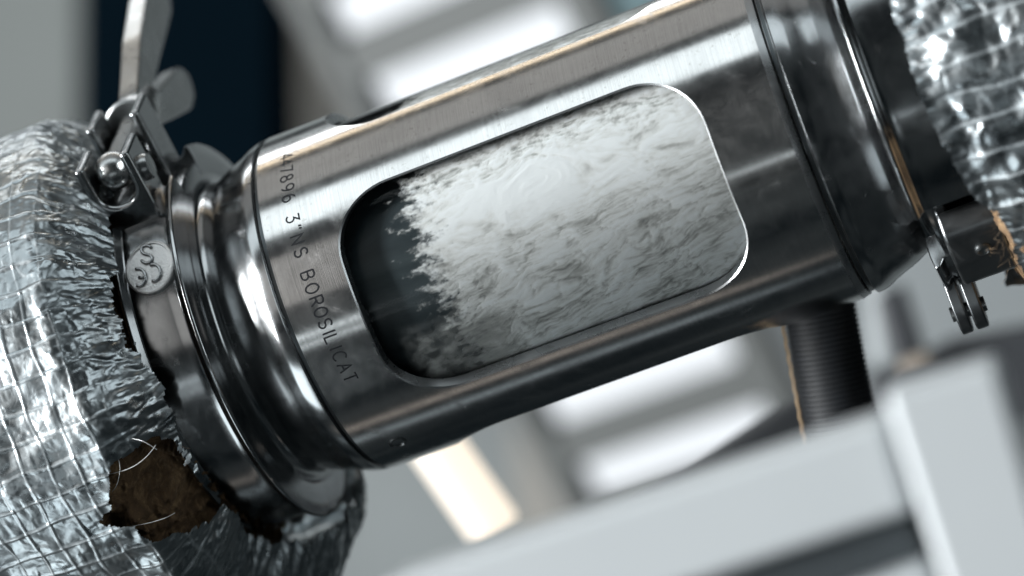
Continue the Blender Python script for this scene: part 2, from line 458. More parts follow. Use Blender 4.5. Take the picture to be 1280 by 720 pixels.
# ---------------------------------------------------------------- the sight glass
HR, HI = 0.053, 0.0499
T0, T1 = -0.0578, 0.0915
SLOTS = [(-6.3, 35.6), (92.8, 35.6), (-107.8, 35.6)]
S0, S1 = -0.0376, 0.0712
sight = thing('sight_glass', 'stainless steel sight glass housing with rounded windows on the pipe', 'sight glass')

def rrect(cx, cy, hx, hy, r, n=14):
    pts = []
    for sx, sy, a0 in ((1, 1, 0), (-1, 1, 90), (-1, -1, 180), (1, -1, 270)):
        for k in range(n+1):
            a = R(a0+90*k/n)
            pts.append((cx+sx*(hx-r)+r*math.cos(a), cy+sy*(hy-r)+r*math.sin(a)))
    # resample straight runs
    out = []
    for i in range(len(pts)):
        a = pts[i]; b = pts[(i+1) % len(pts)]
        d = math.dist(a, b); m = max(1, int(d/0.0018))
        for k in range(m): out.append((a[0]+(b[0]-a[0])*k/m, a[1]+(b[1]-a[1])*k/m))
    return out
def housing():
    CH = 0.00042
    full = math.pi*HR
    loops = []; outer_loops = []
    cx, hx = (S0+S1)/2, (S1-S0)/2
    for c, h in SLOTS:
        loops.append((cx, R(c)*HR, hx, R(h)*HR))
    # the slots are milled straight in, so the hole is a little wider in angle on the inside
    lin = [(a+0.0006, b+R(1.0)*HR, hx_, hu+R(0.6)*HR) for a, b, hx_, hu in loops]
    rad = 0.0185
    def inside(x, u, e, loops):
        for a, b, hx_, hu in loops:
            du = (u-b+full) % (2*full)-full
            dx = abs(x-a)-(hx_-rad); dd = abs(du)-(hu-rad)
            d = math.hypot(max(dx, 0), max(dd, 0))+min(max(dx, dd), 0)-rad
            if d < e: return True
        return False
    def shell(grow, rr, loops, chamfer_in=0.0):
        vs = []; es = []
        nu = 216; nx = 84
        xa, xb = T0+chamfer_in, T1-chamfer_in
        lo, hi = -full, full                 # seam on the hidden back
        us = [lo+(hi-lo)*i/nu for i in range(nu+1)]; xs = [xa+(xb-xa)*i/nx for i in range(nx+1)]
        rim = [(xs[0], u) for u in us]+[(x, us[-1]) for x in xs[1:]]+[(xs[-1], u) for u in reversed(us[:-1])]+[(x, us[0]) for x in reversed(xs[1:-1])]
        k = len(vs); vs += rim; es += [(k+i, k+(i+1) % len(rim)) for i in range(len(rim))]
        hl = []
        for a, b, hx_, hu in loops:
            lp = rrect(a, b, hx_+grow, hu+grow, rad+grow)
            k = len(vs); vs += lp; es += [(k+i, k+(i+1) % len(lp)) for i in range(len(lp))]
            hl.append((k, len(lp)))
        for x in xs[1:-1]:
            for u in us[1:-1]:
                if not inside(x, u, grow+0.0008, loops): vs.append((x, u))
        vv, ee, ff, ov, oe, of = delaunay_2d_cdt([Vector(q) for q in vs], es, [], 0, 1e-9)
        fin = []
        for f in ff:
            x = sum(vv[i][0] for i in f)/3; u = sum(vv[i][1] for i in f)/3
            if not inside(x, u, grow-1e-6, loops): fin.append(tuple(f))
        pts = [cyl(q[0], rr, q[1]/HR) for q in vv]
        used = sorted({i for f in fin for i in f}); mp = {o: i for i, o in enumerate(used)}
        # map hole loops
        inv = {}
        for new, olds in enumerate(ov):
            for o in olds: inv[o] = new
        hloops = [[mp[inv[k+i]] for i in range(n)] for k, n in hl]
        return [pts[i] for i in used], [tuple(mp[i] for i in f) for f in fin], hloops
    ov, of, oh = shell(CH, HR, loops)
    iv, if_, ih = shell(0.0, HI, lin)
    v = list(ov)+list(iv); k = len(ov)
    f = list(of)+[tuple(i+k for i in reversed(q)) for q in if_]
    nsurf = len(f); nout = len(of); strips = []
    # slot walls: outer edge -> chamfer -> inner edge
    for (a, b, hx_, hu), LN, lo in zip(loops, lin, oh):
        def loop(q): return rrect(*q, rad)
        lp0 = rrect(a, b, hx_+CH, hu+CH, rad+CH); n = len(lp0); base = len(v)
        def shrink(A, B, hx2, hu2, r2):      # same vertex count as the outer edge loop
            out = []
            for x, u in lp0:
                sx = 1 if x > a else -1; su = 1 if u > b else -1
                ex = abs(x-a)-(hx_-rad); eu = abs(u-b)-(hu-rad)
                if ex > 0 and eu > 0: out.append((A+sx*(hx2-r2+ex*r2/(rad+CH)), B+su*(hu2-r2+eu*r2/(rad+CH))))
                else:
                    px_ = A+(x-a)*(hx2-r2)/(hx_-rad) if ex <= 0 else A+sx*(hx2-r2+ex*r2/(rad+CH))
                    pu_ = B+(u-b)*(hu2-r2)/(hu-rad) if eu <= 0 else B+su*(hu2-r2+eu*r2/(rad+CH))
                    out.append((px_, pu_))
            return out
        lp = shrink(a, b, hx_, hu, rad)
        lpi = shrink(*LN, rad)
        v += [cyl(q[0], HR-CH, q[1]/HR) for q in lp]
        base2 = len(v)
        v += [cyl(q[0], HI, q[1]/HR) for q in lpi]
        # chamfer duplicates
        b0 = len(v); v += [Vector(ov[i]) for i in lo]
        st = len(f)
        if len(lo) == n:
            for i in range(n):
                j = (i+1) % n; f.append((b0+i, b0+j, base+j, base+i))
        strips.append((st, len(f))); st = len(f)
        for i in range(n):
            j = (i+1) % n; f.append((base+i, base+j, base2+j, base2+i))
        strips.append((st, len(f)))
    # end faces
    nn = 216
    for x, s in ((T0, 1), (T1, -1)):
        b0 = len(v)
        ring = [(x, HR), (x-s*0.0, HI)]
        for j in range(nn):
            a = 2*math.pi*j/nn
            v.append(cyl(x, HR, a)); v.append(cyl(x, HI, a))
        for j in range(nn):
            j2 = (j+1) % nn; f.append((b0+2*j, b0+2*j2, b0+2*j2+1, b0+2*j+1))
    me = mesh('housing', v, f)
    o = link('housing', me, M_BRUSH, sight)
    me.materials.append(M_EDGE)
    # exact radial normals on the turned faces, averaged ones along the slot walls
    acc = {}
    for q, (s0_, s1_) in enumerate(strips):
        for pi_ in range(s0_, s1_):
            pl = me.polygons[pi_]
            for vi in pl.vertices: acc[(q, vi)] = acc.get((q, vi), Vector((0, 0, 0)))+pl.normal
    strip_of = {pi_: q for q, (s0_, s1_) in enumerate(strips) for pi_ in range(s0_, s1_)}
    nrm = []
    for pi_, pl in enumerate(me.polygons):
        if pi_ >= nsurf: pl.material_index = 1
        flat = pl.normal.copy()
        for li in pl.loop_indices:
            co = me.vertices[me.loops[li].vertex_index].co
            rn = Vector((0, co.y, co.z)).normalized()
            if pi_ < nout: nrm.append(rn)
            elif pi_ < nsurf: nrm.append(-rn)
            elif pi_ in strip_of: nrm.append(acc[(strip_of[pi_], me.loops[li].vertex_index)].normalized())
            else: nrm.append(flat)
    # outer faces must wind outwards
    me.normals_split_custom_set(nrm)
    return o
housing()

def end_ring(sign):
    """turned ring, flared neck and flange between the housing and the clamp"""
    b = T0 if sign < 0 else T1
    b0 = b
    off = 0.0025 if sign > 0 else 0.0
    g = lambda d, r: (b+sign*(d+off), r)
    prof = [g(0.0002, 0.044), g(0.0002, 0.0513), g(0.0016, 0.0513), g(0.0017, 0.0524), g(0.0021, 0.0528), g(0.0040, 0.0526),
            g(0.0060, 0.0520), g(0.0085, 0.0508), g(0.0110, 0.0499), g(0.0135, 0.0491), g(0.0160, 0.0481), g(0.0182, 0.0470),
            g(0.0200, 0.0462), g(0.0214, 0.0460), g(0.0226, 0.0465), g(0.0234, 0.0478), g(0.0238, 0.0500), g(0.0240, 0.0535), g(0.0244, 0.0545),
            g(0.0262, 0.0548), g(0.0272, 0.0546), g(0.0290, 0.0544), g(0.0290, 0.044)]
    link('end_ring', fixn(mesh('end_ring', *lathe(prof, n=300))), M_POL, sight, sharp=45)
    if sign > 0:
        cp = [(b-0.0004, 0.0500), (b-0.0004, 0.05285), (b, 0.05300), (b+0.0021, 0.0524), (b+0.0023, 0.0518), (b+0.0023, 0.0500)]
        link('end_chamfer', fixn(mesh('end_chamfer', *lathe(cp, n=240))), M_EDGE, sight, sharp=45)
    gp = [g(0.0003, 0.0505), g(0.0003, 0.0517), g(0.0014, 0.0517), g(0.0014, 0.0505)]
    link('seal_groove', fixn(mesh('seal_groove', *lathe(gp, n=200))), M_DARKST, sight, sharp=45)
end_ring(-1); end_ring(1)

link('glass_tube', fixn(mesh('glass_tube', *lathe([(T0+0.002, 0.0496), (T1-0.002, 0.0496)], n=200, closed=False))), M_GLASS, sight)
# small set screw near the underside of the housing
sx, sp = on_cyl(497, 553, HR)
sc_o = cyl(sx, HR-0.0006, sp); sc_d = cyl(0, 1, sp)
link('set_screw', fixn(mesh('set_screw', *revolve([(0, 0.0026), (0.0008, 0.0026), (0.0009, 0.0022), (0.0005, 0.002)], sc_o, sc_d, 24))), M_DARKST, sight, sharp=40)

# engraved lettering, single-stroke
def arc(cx, cy, rx, ry, a0, a1, n=14):
    return [(cx+rx*math.cos(R(a0+(a1-a0)*i/n)), cy+ry*math.sin(R(a0+(a1-a0)*i/n))) for i in range(n+1)]
G = {
 '4': [[(0.42, 0), (0.42, 1), (0.0, 0.3), (0.58, 0.3)]],
 '7': [[(0.0, 1), (0.56, 1), (0.18, 0)]],
 '8': [arc(0.29, 0.75, 0.23, 0.25, -90, 270), arc(0.29, 0.26, 0.29, 0.26, 90, 450)],
 '9': [arc(0.29, 0.70, 0.28, 0.30, 0, 360, 20), [(0.57, 0.70), (0.55, 0.45), (0.42, 0.15), (0.25, 0.0)]],
 '6': [arc(0.29, 0.30, 0.28, 0.30, 180, 540, 20), [(0.01, 0.30), (0.03, 0.55), (0.16, 0.85), (0.33, 1.0)]],
 '3': [[(0.02, 1), (0.54, 1), (0.24, 0.60)]+arc(0.26, 0.30, 0.29, 0.30, 85, -150, 14)],
 '"': [[(0.05, 1.02), (0.08, 0.95), (0.02, 0.80)], [(0.27, 1.02), (0.30, 0.95), (0.24, 0.80)]],
 'N': [[(0, 0), (0, 1), (0.6, 0), (0.6, 1)]],
 'S': [arc(0.28, 0.75, 0.26, 0.25, 25, 270, 12)+arc(0.28, 0.26, 0.28, 0.26, 90, -155, 12)[1:]],
 'B': [[(0, 0), (0, 1)], [(0, 1), (0.30, 1)]+arc(0.30, 0.76, 0.22, 0.24, 90, -90, 10)+[(0, 0.52)], [(0.30, 0.52)]+arc(0.30, 0.26, 0.27, 0.26, 90, -90, 10)+[(0, 0)]],
 'O': [arc(0.33, 0.5, 0.33, 0.5, 90, 450, 26)],
 'R': [[(0, 0), (0, 1), (0.3, 1)]+arc(0.30, 0.74, 0.25, 0.26, 90, -90, 10)+[(0, 0.48)], [(0.28, 0.48), (0.57, 0)]],
 'I': [[(0, 0), (0, 1)]],
 'L': [[(0, 1), (0, 0), (0.5, 0)]],
 'C': [arc(0.36, 0.5, 0.35, 0.5, 48, 312, 20)],
 'A': [[(0, 0), (0.32, 1), (0.64, 0)], [(0.12, 0.36), (0.52, 0.36)]],
 'T': [[(0, 1), (0.6, 1)], [(0.3, 1), (0.3, 0)]],
}
TXT = [('4', 55.6), ('4', 52.2), ('7', 48.6), ('8', 44.6), ('9', 40.5), ('6', 36.3), ('3', 28.6), ('"', 25.0), ('N', 21.2), ('S', 16.8),
       ('B', 9.3), ('O', 5.0), ('R', 1.0), ('O', -2.7), ('S', -6.4), ('I', -9.3), ('L', -11.6), ('I', -14.6), ('C', -17.3), ('A', -21.4), ('T', -25.2)]
CAP = 0.0039; TC = -0.0484
def ribbon(pts, hw):
    """offset a 2-D polyline into a strip"""
    L = []; Rr = []
    closed = math.dist(pts[0], pts[-1]) < 1e-6
    n = len(pts)
    for i in range(n):
        a = Vector(pts[i-1]) if i > 0 else (Vector(pts[-2]) if closed else None)
        b = Vector(pts[i+1]) if i < n-1 else (Vector(pts[1]) if closed else None)
        c = Vector(pts[i])
        d0 = (c-a).normalized() if a is not None else (b-c).normalized()
        d1 = (b-c).normalized() if b is not None else d0
        t = (d0+d1); t = t.normalized() if t.length > 1e-6 else d0
        nn = Vector((-t.y, t.x)); k = 1/max(0.5, nn.dot(Vector((-d0.y, d0.x))))
        L.append(c+nn*hw*k); Rr.append(c-nn*hw*k)
    return L, Rr
def engraving():
    rg = random.Random(3)
    for ch, ph in TXT:
        strokes = G[ch]
        wd = max(q[0] for s in strokes for q in s)
        v = []; f = []
        hw = 0.00025
        for s in strokes:
            pts = [((gx-wd/2)*CAP*0.98, (gy-0.5)*CAP) for gx, gy in s]
            dense = []
            for i in range(len(pts)-1):
                for k in range(3): dense.append((pts[i][0]+(pts[i+1][0]-pts[i][0])*k/3, pts[i][1]+(pts[i+1][1]-pts[i][1])*k/3))
            dense.append(pts[-1])
            Lh, Rh = ribbon(dense, hw)
            k = len(v)
            for a, b in zip(Lh, Rh):
                for q in (a, b):
                    v.append(cyl(TC+q.y, HR+0.00005, R(ph)-q.x/HR))
            for i in range(len(Lh)-1):
                f.append((k+2*i, k+2*i+1, k+2*i+3, k+2*i+2))
        link('engraved_letter' if not ch.isdigit() else 'engraved_digit', mesh('engraved_letter', v, f), M_ENGR, sight)
engraving()

# ---------------------------------------------------------------- frothing water inside the glass
def water():
    RW = 0.0494
    ts = np.concatenate([np.arange(-0.0345, 0.0, 0.00024), np.arange(0.0, 0.0905, 0.00036)]); ph = np.radians(np.arange(-75, 152, 0.36))
    T, P = np.meshgrid(ts, ph, indexing='ij')
    a = T*1000; b = P*RW*1000                         # mm
    # flow lines: along the pipe in the lower half, bent into an eddy round the painted glare above
    ca, cb = 20.0, 11.0
    w1 = fbm(a/18, b/14, 11, 3); w2 = fbm(a/18+5, b/14+9, 23, 3)
    aa = a+3.0*w1; bb = b+1.8*w2
    dx, dy = aa-ca, bb-cb
    rho = np.hypot(dx/2.3, dy)
    wv = np.exp(-(np.hypot(dx/2.0, dy)/11)**2)
    low = sstep(6, -12, b); up = sstep(10, 24, b)
    psi = (bb-0.22*aa*low)*(1-wv)+rho*1.15*wv
    s1 = fbm(psi/3.2, aa/15+3, 31, 5, 0.55)
    s2 = fbm(psi/1.05, aa/5.5+7, 41, 4, 0.6)
    cloud = fbm(aa/13+1, (bb-0.2*aa)/6.5, 51, 5, 0.55)
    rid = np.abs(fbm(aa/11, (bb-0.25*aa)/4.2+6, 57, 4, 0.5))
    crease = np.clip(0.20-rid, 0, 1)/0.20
    rip = np.sin((aa*0.9+bb*1.7)*1.6+3*fbm(a/6, b/6, 5, 2))*np.exp(-((a-46)/15)**2-((b-3)/8)**2)
    clump = fbm(aa/3.0, bb/2.0, 61, 5, 0.65)
    glare = np.exp(-(dx/21)**2-(dy/8.0)**2)  # lamp glare on the water, painted in as whiter froth
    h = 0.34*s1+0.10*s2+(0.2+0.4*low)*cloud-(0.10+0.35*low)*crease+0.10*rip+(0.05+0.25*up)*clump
    froth = 0.73+0.32*glare+(0.15+0.05*low)*s1+0.15*s2+0.20*cloud*(1-0.5*glare)-(0.03+0.20*low)*crease+0.05*rip+(0.05+0.24*up)*clump-0.10*up-0.05*low
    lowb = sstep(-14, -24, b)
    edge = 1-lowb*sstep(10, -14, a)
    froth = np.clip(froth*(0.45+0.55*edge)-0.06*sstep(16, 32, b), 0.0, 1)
    rad = RW-0.0004+h*0.00024
    # ragged upstream border: the froth breaks up into splashes and flecks
    lim = -17.0+3.0*fbm(b/5, a*0+2, 83, 4, 0.6)+np.where(b > 17, 2.0*sstep(17, 24, b), 0)
    fl = fbm(a/5.0, b/2.4, 97, 4, 0.6)+0.22*perlin(a/0.9, b/0.8, 98)+0.3*perlin(a/9, b/6, 96)
    cover = sstep(-3.0, 6.5, a-lim+5.2*fl)**1.25
    cover = np.maximum(cover, lowb*(0.55+0.5*fbm(a/5, b/4, 99, 3))*sstep(-33, -26, a))
    cover = np.clip(cover, 0, 1)
    keep = cover > 0.001
    keep[:-1] |= keep[1:]; keep[:, :-1] |= keep[:, 1:]
    n, m = T.shape
    V = np.stack([T, -rad*np.cos(P), rad*np.sin(P)], -1).reshape(-1, 3)
    idx = np.arange(n*m).reshape(n, m)
    F = np.stack([idx[:-1, :-1], idx[:-1, 1:], idx[1:, 1:], idx[1:, :-1]], -1)
    F = F[keep[:-1, :-1]].reshape(-1, 4)
    me = bpy.data.meshes.new('frothing_water')
    used = np.unique(F); mp = np.zeros(n*m, int); mp[used] = np.arange(len(used))
    me.from_pydata(V[used].tolist(), [], mp[F].tolist()); me.update()
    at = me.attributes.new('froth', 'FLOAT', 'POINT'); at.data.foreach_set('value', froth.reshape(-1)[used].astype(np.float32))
    at = me.attributes.new('cover', 'FLOAT', 'POINT'); at.data.foreach_set('value', cover.reshape(-1)[used].astype(np.float32))
    # still, dark water upstream of the froth
    cw = link('clear_water', fixn(mesh('clear_water', *lathe([(T0+0.003, 0.030), (T0+0.003, 0.0455), (-0.006, 0.0455), (-0.006, 0.030)], n=160))), M_CLEAR, sharp=40)
    tag(cw, 'dark clear water at the left end of the window, before the froth', 'water', kind='stuff')
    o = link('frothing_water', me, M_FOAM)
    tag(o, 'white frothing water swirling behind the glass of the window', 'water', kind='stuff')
water()

# ---------------------------------------------------------------- clamps
def clamp_profile(tc, s=1):
    g = lambda d, r: (tc+s*d, r)
    return [g(-0.0085, 0.0500), g(-0.0085, 0.0572), g(-0.0078, 0.0586), g(-0.0070, 0.0589), g(-0.0062, 0.0582), g(-0.0050, 0.0572), g(0.0060, 0.0574), g(0.0080, 0.0572), g(0.0096, 0.0576),
            g(0.0105, 0.0588), g(0.0111, 0.0597), g(0.0118, 0.0600), g(0.0124, 0.0596), g(0.0128, 0.0576), g(0.0130, 0.0556), g(0.0130, 0.0500)]
def frame(ph0):
    c, s = math.cos(ph0), math.sin(ph0)
    def L(x, tan, n): return Vector((x, -(n*c-tan*s), n*s+tan*c))
    return L
def u_channel(L, xc, w, rb, rt, s0, s1, th=0.0030):
    """U-shaped lug: two cheeks and a floor, open outwards, long along the bolt"""
    o = w+th*0.45; i = w-th*0.55
    rad = i*0.85
    poly = [(-o, rt), (-o, 0.050), (o, 0.050), (o, rt), (i, rt), (i, rb+rad)]
    nb = 10
    for k in range(1, nb):
        a = R(-90*k/nb); poly.append((i-rad+rad*math.cos(a), rb+rad+rad*math.sin(a)))
    poly += [(i-rad, rb), (-i+rad, rb)]
    for k in range(1, nb):
        a = R(-90-90*k/nb); poly.append((-i+rad+rad*math.cos(a), rb+rad+rad*math.sin(a)))
    poly += [(-i, rb+rad), (-i, rt)]
    return prism([(xc+a, b) for a, b in poly], s0, s1, lambda x, n, s: L(x, s, n))
def left_clamp():
    tc = -0.0945
    root = thing('pipe_clamp', 'polished steel pipe clamp with wing nut and round badge, left of housing', 'clamp', 'pipe clamps')
    prof = clamp_profile(tc)
    link('front_band', fixn(mesh('front_band', *lathe(prof, -118, 58, 150))), M_POL, root, sharp=50, bevel=0.0006, bseg=2)
    link('rear_band', fixn(mesh('rear_band', *lathe(prof, 82, 236, 150))), M_POL, root, sharp=50, bevel=0.0006, bseg=2)
    ph0 = R(65.5); L = frame(ph0); xc = -0.0954; w = 0.0074
    l1 = link('front_lug', fixn(mesh('front_lug', *u_channel(L, xc, w, 0.0604, 0.0752, -0.0205, -0.0055))), M_POL, root, sharp=40, bevel=0.0013, bseg=4)
    l2 = link('rear_lug', fixn(mesh('rear_lug', *u_channel(L, xc, w, 0.0612, 0.0776, 0.0040, 0.0195))), M_POL, root, sharp=40, bevel=0.0013, bseg=4)
    # swivel ball, threaded stud, pivot pin
    bc = L(xc, -0.0125, 0.0685)
    prof_b = [(-0.0058*math.cos(R(a)), max(0.0058*math.sin(R(a)), 1e-5)) for a in range(0, 181, 12)]
    tan = (L(0, 1, 0)-L(0, 0, 0)).normalized(); nv = (L(0, 0, 1)-L(0, 0, 0)).normalized(); xv = Vector((1, 0, 0))
    link('swivel_ball', fixn(mesh('swivel_ball', *revolve(prof_b, bc, tan, 32))), M_CAST, root)
    pr = [(0.004, 0.0036)]
    h = 0.006
    while h < 0.048:
        pr += [(h, 0.0033), (h+0.0004, 0.0038), (h+0.0007, 0.0038), (h+0.0011, 0.0033)]; h += 0.00125
    link('threaded_stud', fixn(mesh('threaded_stud', *revolve(pr, bc, tan, 28))), M_CAST, root, sharp=70)
    pc = L(xc+w+0.0002, -0.0128, 0.0662)
    link('pivot_pin', fixn(mesh('pivot_pin', *revolve([(0, 0.0040), (0.0022, 0.0040), (0.0030, 0.0036), (0.0031, 0.001)], pc, xv, 28))), M_CAST, l1, sharp=40)
    # wing nut
    nc = L(xc, 0.0198, 0.0685)
    nut = link('wing_nut', fixn(mesh('wing_nut', *revolve([(0, 0.0078), (0.0006, 0.0084), (0.0018, 0.0084), (0.0024, 0.0076), (0.0034, 0.0066), (0.0050, 0.0070), (0.0100, 0.0066), (0.0200, 0.0056), (0.0210, 0.0045)], nc, tan, 40))), M_CAST, root, sharp=40)
    for sg in (1, -1):
        poly = [(0.008, 0.001*sg), (0.007, 0.0058*sg), (0.018, 0.0085*sg), (0.034, 0.0135*sg), (0.0500, 0.0180*sg), (0.0600, 0.0170*sg), (0.0640, 0.0110*sg), (0.0580, 0.0055*sg), (0.028, 0.0012*sg)]
        if sg > 0: poly = [(a*1.0 if a < 0.03 else 0.03+(a-0.03)*1.75, b*1.08) for a, b in poly]     # the near wing runs up out of the picture
        poly = rounded(poly, 0.003, 4)
        fm = lambda a, b, hh: nc+tan*a+nv*b+xv*hh
        link('wing', fixn(mesh('wing', *prism(poly, -0.0032, 0.0032, fm))), M_CAST, nut, sharp=40, bevel=0.0016)
    # hinge at the rear underside
    ph = R(-123); L2 = frame(ph)
    hp = rounded([(-0.016, 0.052), (-0.016, 0.0630), (-0.004, 0.0668), (0.004, 0.0668), (0.016, 0.0630), (0.016, 0.052)], 0.003, 4)
    for x0, x1 in ((tc-0.0078, tc-0.0045), (tc+0.0045, tc+0.0078)):
        link('hinge_plate', fixn(mesh('hinge_plate', *prism(hp, x0, x1, lambda a, b, hh: L2(hh, a, b)))), M_POL, root, sharp=40, bevel=0.0006)
    # badge
    rb = 0.0576; bt, bph = on_cyl(187, 334, rb+0.0005)
    def onb(u, vv, hgt): return cyl(bt+u, rb+hgt, bph+vv/rb)
    n = 48; ru, rv = 0.0077, 0.0083
    v = []; f = []
    rings = [(1.0, -0.0004), (1.0, 0.0006), (0.975, 0.0009), (0.90, 0.0009), (0.875, 0.0005), (0.6, 0.0005), (0.3, 0.0005)]
    for q, hgt in rings:
        for k in range(n):
            a = 2*math.pi*k/n; v.append(onb(ru*q*math.cos(a), rv*q*math.sin(a), hgt))
    for i in range(len(rings)-1):
        for k in range(n):
            k2 = (k+1) % n; f.append((i*n+k, i*n+k2, (i+1)*n+k2, (i+1)*n+k))
    f.append(tuple((len(rings)-1)*n+k for k in range(n)))
    bd = link('badge', fixn(mesh('badge', v, f)), M_BADGE, root, sharp=60)
    # raised emblem: an S above two backward C shapes, drawn upright as in the photograph
    def em(path):
        out = []
        for x, y in path:
            t, q = on_cyl(x, y, rb+0.0006); out.append(cyl(t, rb+0.0007, q))
        return out
    def parc(cx, cy, rx, ry, a0, a1, n=14): return [(x, 2*cy-y) for x, y in arc(cx, cy, rx, ry, a0, a1, n)]
    S_ = parc(183.5, 312.5, 6.5, 5.5, 25, 270, 12)+parc(183.5, 323.5, 7.0, 5.5, 90, -155, 12)[1:]
    C1 = parc(192, 341, 9.0, 10.5, 118, -100, 14)
    C2 = parc(173, 347, 9.5, 11.0, 112, -100, 14)
    for pt in (S_, C1, C2, [(173.5, 347), (181.5, 347)]):
        link('emblem_letter', fixn(mesh('emblem_letter', *tube(em(pt), 0.00050, 8))), M_EDGE, bd)
left_clamp()

def right_clamp():
    tc = 0.1275
    root = thing('pipe_clamp', 'dark shiny pipe clamp right of housing, against the torn foil', 'clamp', 'pipe clamps')
    prof = clamp_profile(tc, -1)
    prof = [(t, r+0.0008 if r > 0.055 else r) for t, r in prof]
    link('upper_band', fixn(mesh('upper_band', *lathe(prof, -36, 175, 170))), M_POL, root, sharp=50, bevel=0.0006, bseg=2)
    link('lower_band', fixn(mesh('lower_band', *lathe(prof, 178, 304, 120))), M_POL, root, sharp=50, bevel=0.0006, bseg=2)
    ph0 = R(-58); L = frame(ph0)
    # hinge block with screw
    blk = rounded([(-0.016, 0.0520), (-0.0165, 0.0580), (-0.010, 0.0622), (0.004, 0.0626), (0.0145, 0.0600), (0.017, 0.0520)], 0.003, 4)
    hb = link('hinge_block', fixn(mesh('hinge_block', *prism(blk, tc-0.0072, tc+0.0085, lambda a, b, hh: L(hh, a, b)))), M_HINGE, root, sharp=40, bevel=0.0020)
    so = L(tc+0.0015, 0.006, 0.0618)
    link('screw', fixn(mesh('screw', *revolve([(0, 0.0022), (0.0007, 0.0022), (0.0010, 0.0016), (0.0006, 0.0010)], so, so-Vector((so.x, 0, 0)), 20))), M_CAST, hb, sharp=40)
    ph1 = R(-84); L1 = frame(ph1)
    pl = rounded([(-0.010, 0.0560), (-0.008, 0.0690), (-0.002, 0.0725), (0.004, 0.0725), (0.009, 0.0680), (0.011, 0.0560)], 0.003, 4)
    for x0, x1 in ((tc-0.0130, tc-0.0096), (tc-0.0086, tc-0.0050)):
        link('hinge_plate', fixn(mesh('hinge_plate', *prism(pl, x0, x1, lambda a, b, hh: L1(hh, a, b)))), M_HINGE, root, sharp=40, bevel=0.0006)
    pc = L1(tc-0.0142, 0.001, 0.066)
    link('hinge_pin', fixn(mesh('hinge_pin', *revolve([(0, 0.0022), (0.0102, 0.0022)], pc, Vector((1, 0, 0)), 18))), M_CAST, root, sharp=40)
right_clamp()

# ---------------------------------------------------------------- foil-lagged pipes
def crumple(a, b, seed, amp=1.0, lmin=3.0, lmax=16.0, k=12):
    rg = np.random.default_rng(seed)
    h = np.zeros_like(a)
    wa = a+2.2*fbm(a/9, b/9, seed+1, 3); wb = b+2.2*fbm(a/9+7, b/9+3, seed+5, 3)
    for i in range(k):
        lam = lmin*(lmax/lmin)**(i/(k-1)); th = rg.random()*2*np.pi; o = rg.random()*lam
        u = (wa*np.cos(th)+wb*np.sin(th)+o)/lam+0.55*perlin(a/(lam*1.3)+i, b/(lam*1.3), seed+20+i)
        tri = np.abs(2*(u-np.floor(u))-1)
        gate = sstep(-0.25, 0.35, perlin(a/(lam*1.9), b/(lam*1.9)+3*i, seed+60+i))
        h = h+tri*gate*lam*0.045
    return h*amp
def inpoly(x, y, poly):
    r = np.zeros(x.shape, bool); n = len(poly)
    for i in range(n):
        x0, y0 = poly[i]; x1, y1 = poly[(i+1) % n]
        c = ((y0 > y) != (y1 > y)) & (x < (x1-x0)*(y-y0)/(y1-y0+1e-12)+x0)
        r ^= c
    return r
def sheet(name, ts, ph, rad, keep, mat, parent, attr=None):
    T, P = np.meshgrid(ts, ph, indexing='ij')
    n, m = T.shape
    V = np.stack([T, -rad*np.cos(P), rad*np.sin(P)], -1).reshape(-1, 3)
    idx = np.arange(n*m).reshape(n, m)
    F = np.stack([idx[:-1, :-1], idx[:-1, 1:], idx[1:, 1:], idx[1:, :-1]], -1)
    F = F[keep[:-1, :-1] & keep[1:, 1:]].reshape(-1, 4)
    used = np.unique(F); mp = np.zeros(n*m, int); mp[used] = np.arange(len(used))
    me = bpy.data.meshes.new(name); me.from_pydata(V[used].tolist(), [], mp[F].tolist()); me.update()
    if attr is not None:
        at = me.attributes.new('thread', 'FLOAT', 'POINT'); at.data.foreach_set('value', attr.reshape(-1)[used].astype(np.float32))
    return link(name, me, mat, parent)
def scrim(a, b, seed, pa, pb, wob=1.25):
    """distance fields to the two families of reinforcing threads, wobbling a little"""
    ua = (a+wob*fbm(a/14, b/22, seed, 2))/pa; ub = (b+wob*fbm(a/22+4, b/14, seed+3, 2))/pb
    fa = ua-np.floor(ua)-0.5; fb = ub-np.floor(ub)-0.5
    return np.floor(ua).astype(int), np.floor(ub).astype(int), fa*2, fb*2
def facets(ia, ib, fa, fb, seed, k=5):
    """every cell of the scrim is dented into a few flat facets"""
    rg = np.random.default_rng(seed); H = 4099
    hs = (ia*1327+ib*733) % H
    out = None
    for i in range(k):
        th = rg.random(H)*2*np.pi; g = 0.15+0.75*rg.random(H); o = rg.normal(size=H)*0.22
        pl = g[hs]*(np.cos(th)[hs]*fa+np.sin(th)[hs]*fb)+o[hs]
        out = pl if out is None else (np.minimum(out, pl) if i % 2 else np.maximum(out, pl))
    return out
def lag_radius_left(t_mm, phi):
    # t_mm distance into the lagging, counted from the clamp side
    top = 0.0815
    base = 0.0597+(top-0.0597)*sstep(-0.5, 18, t_mm)**0.55
    return base
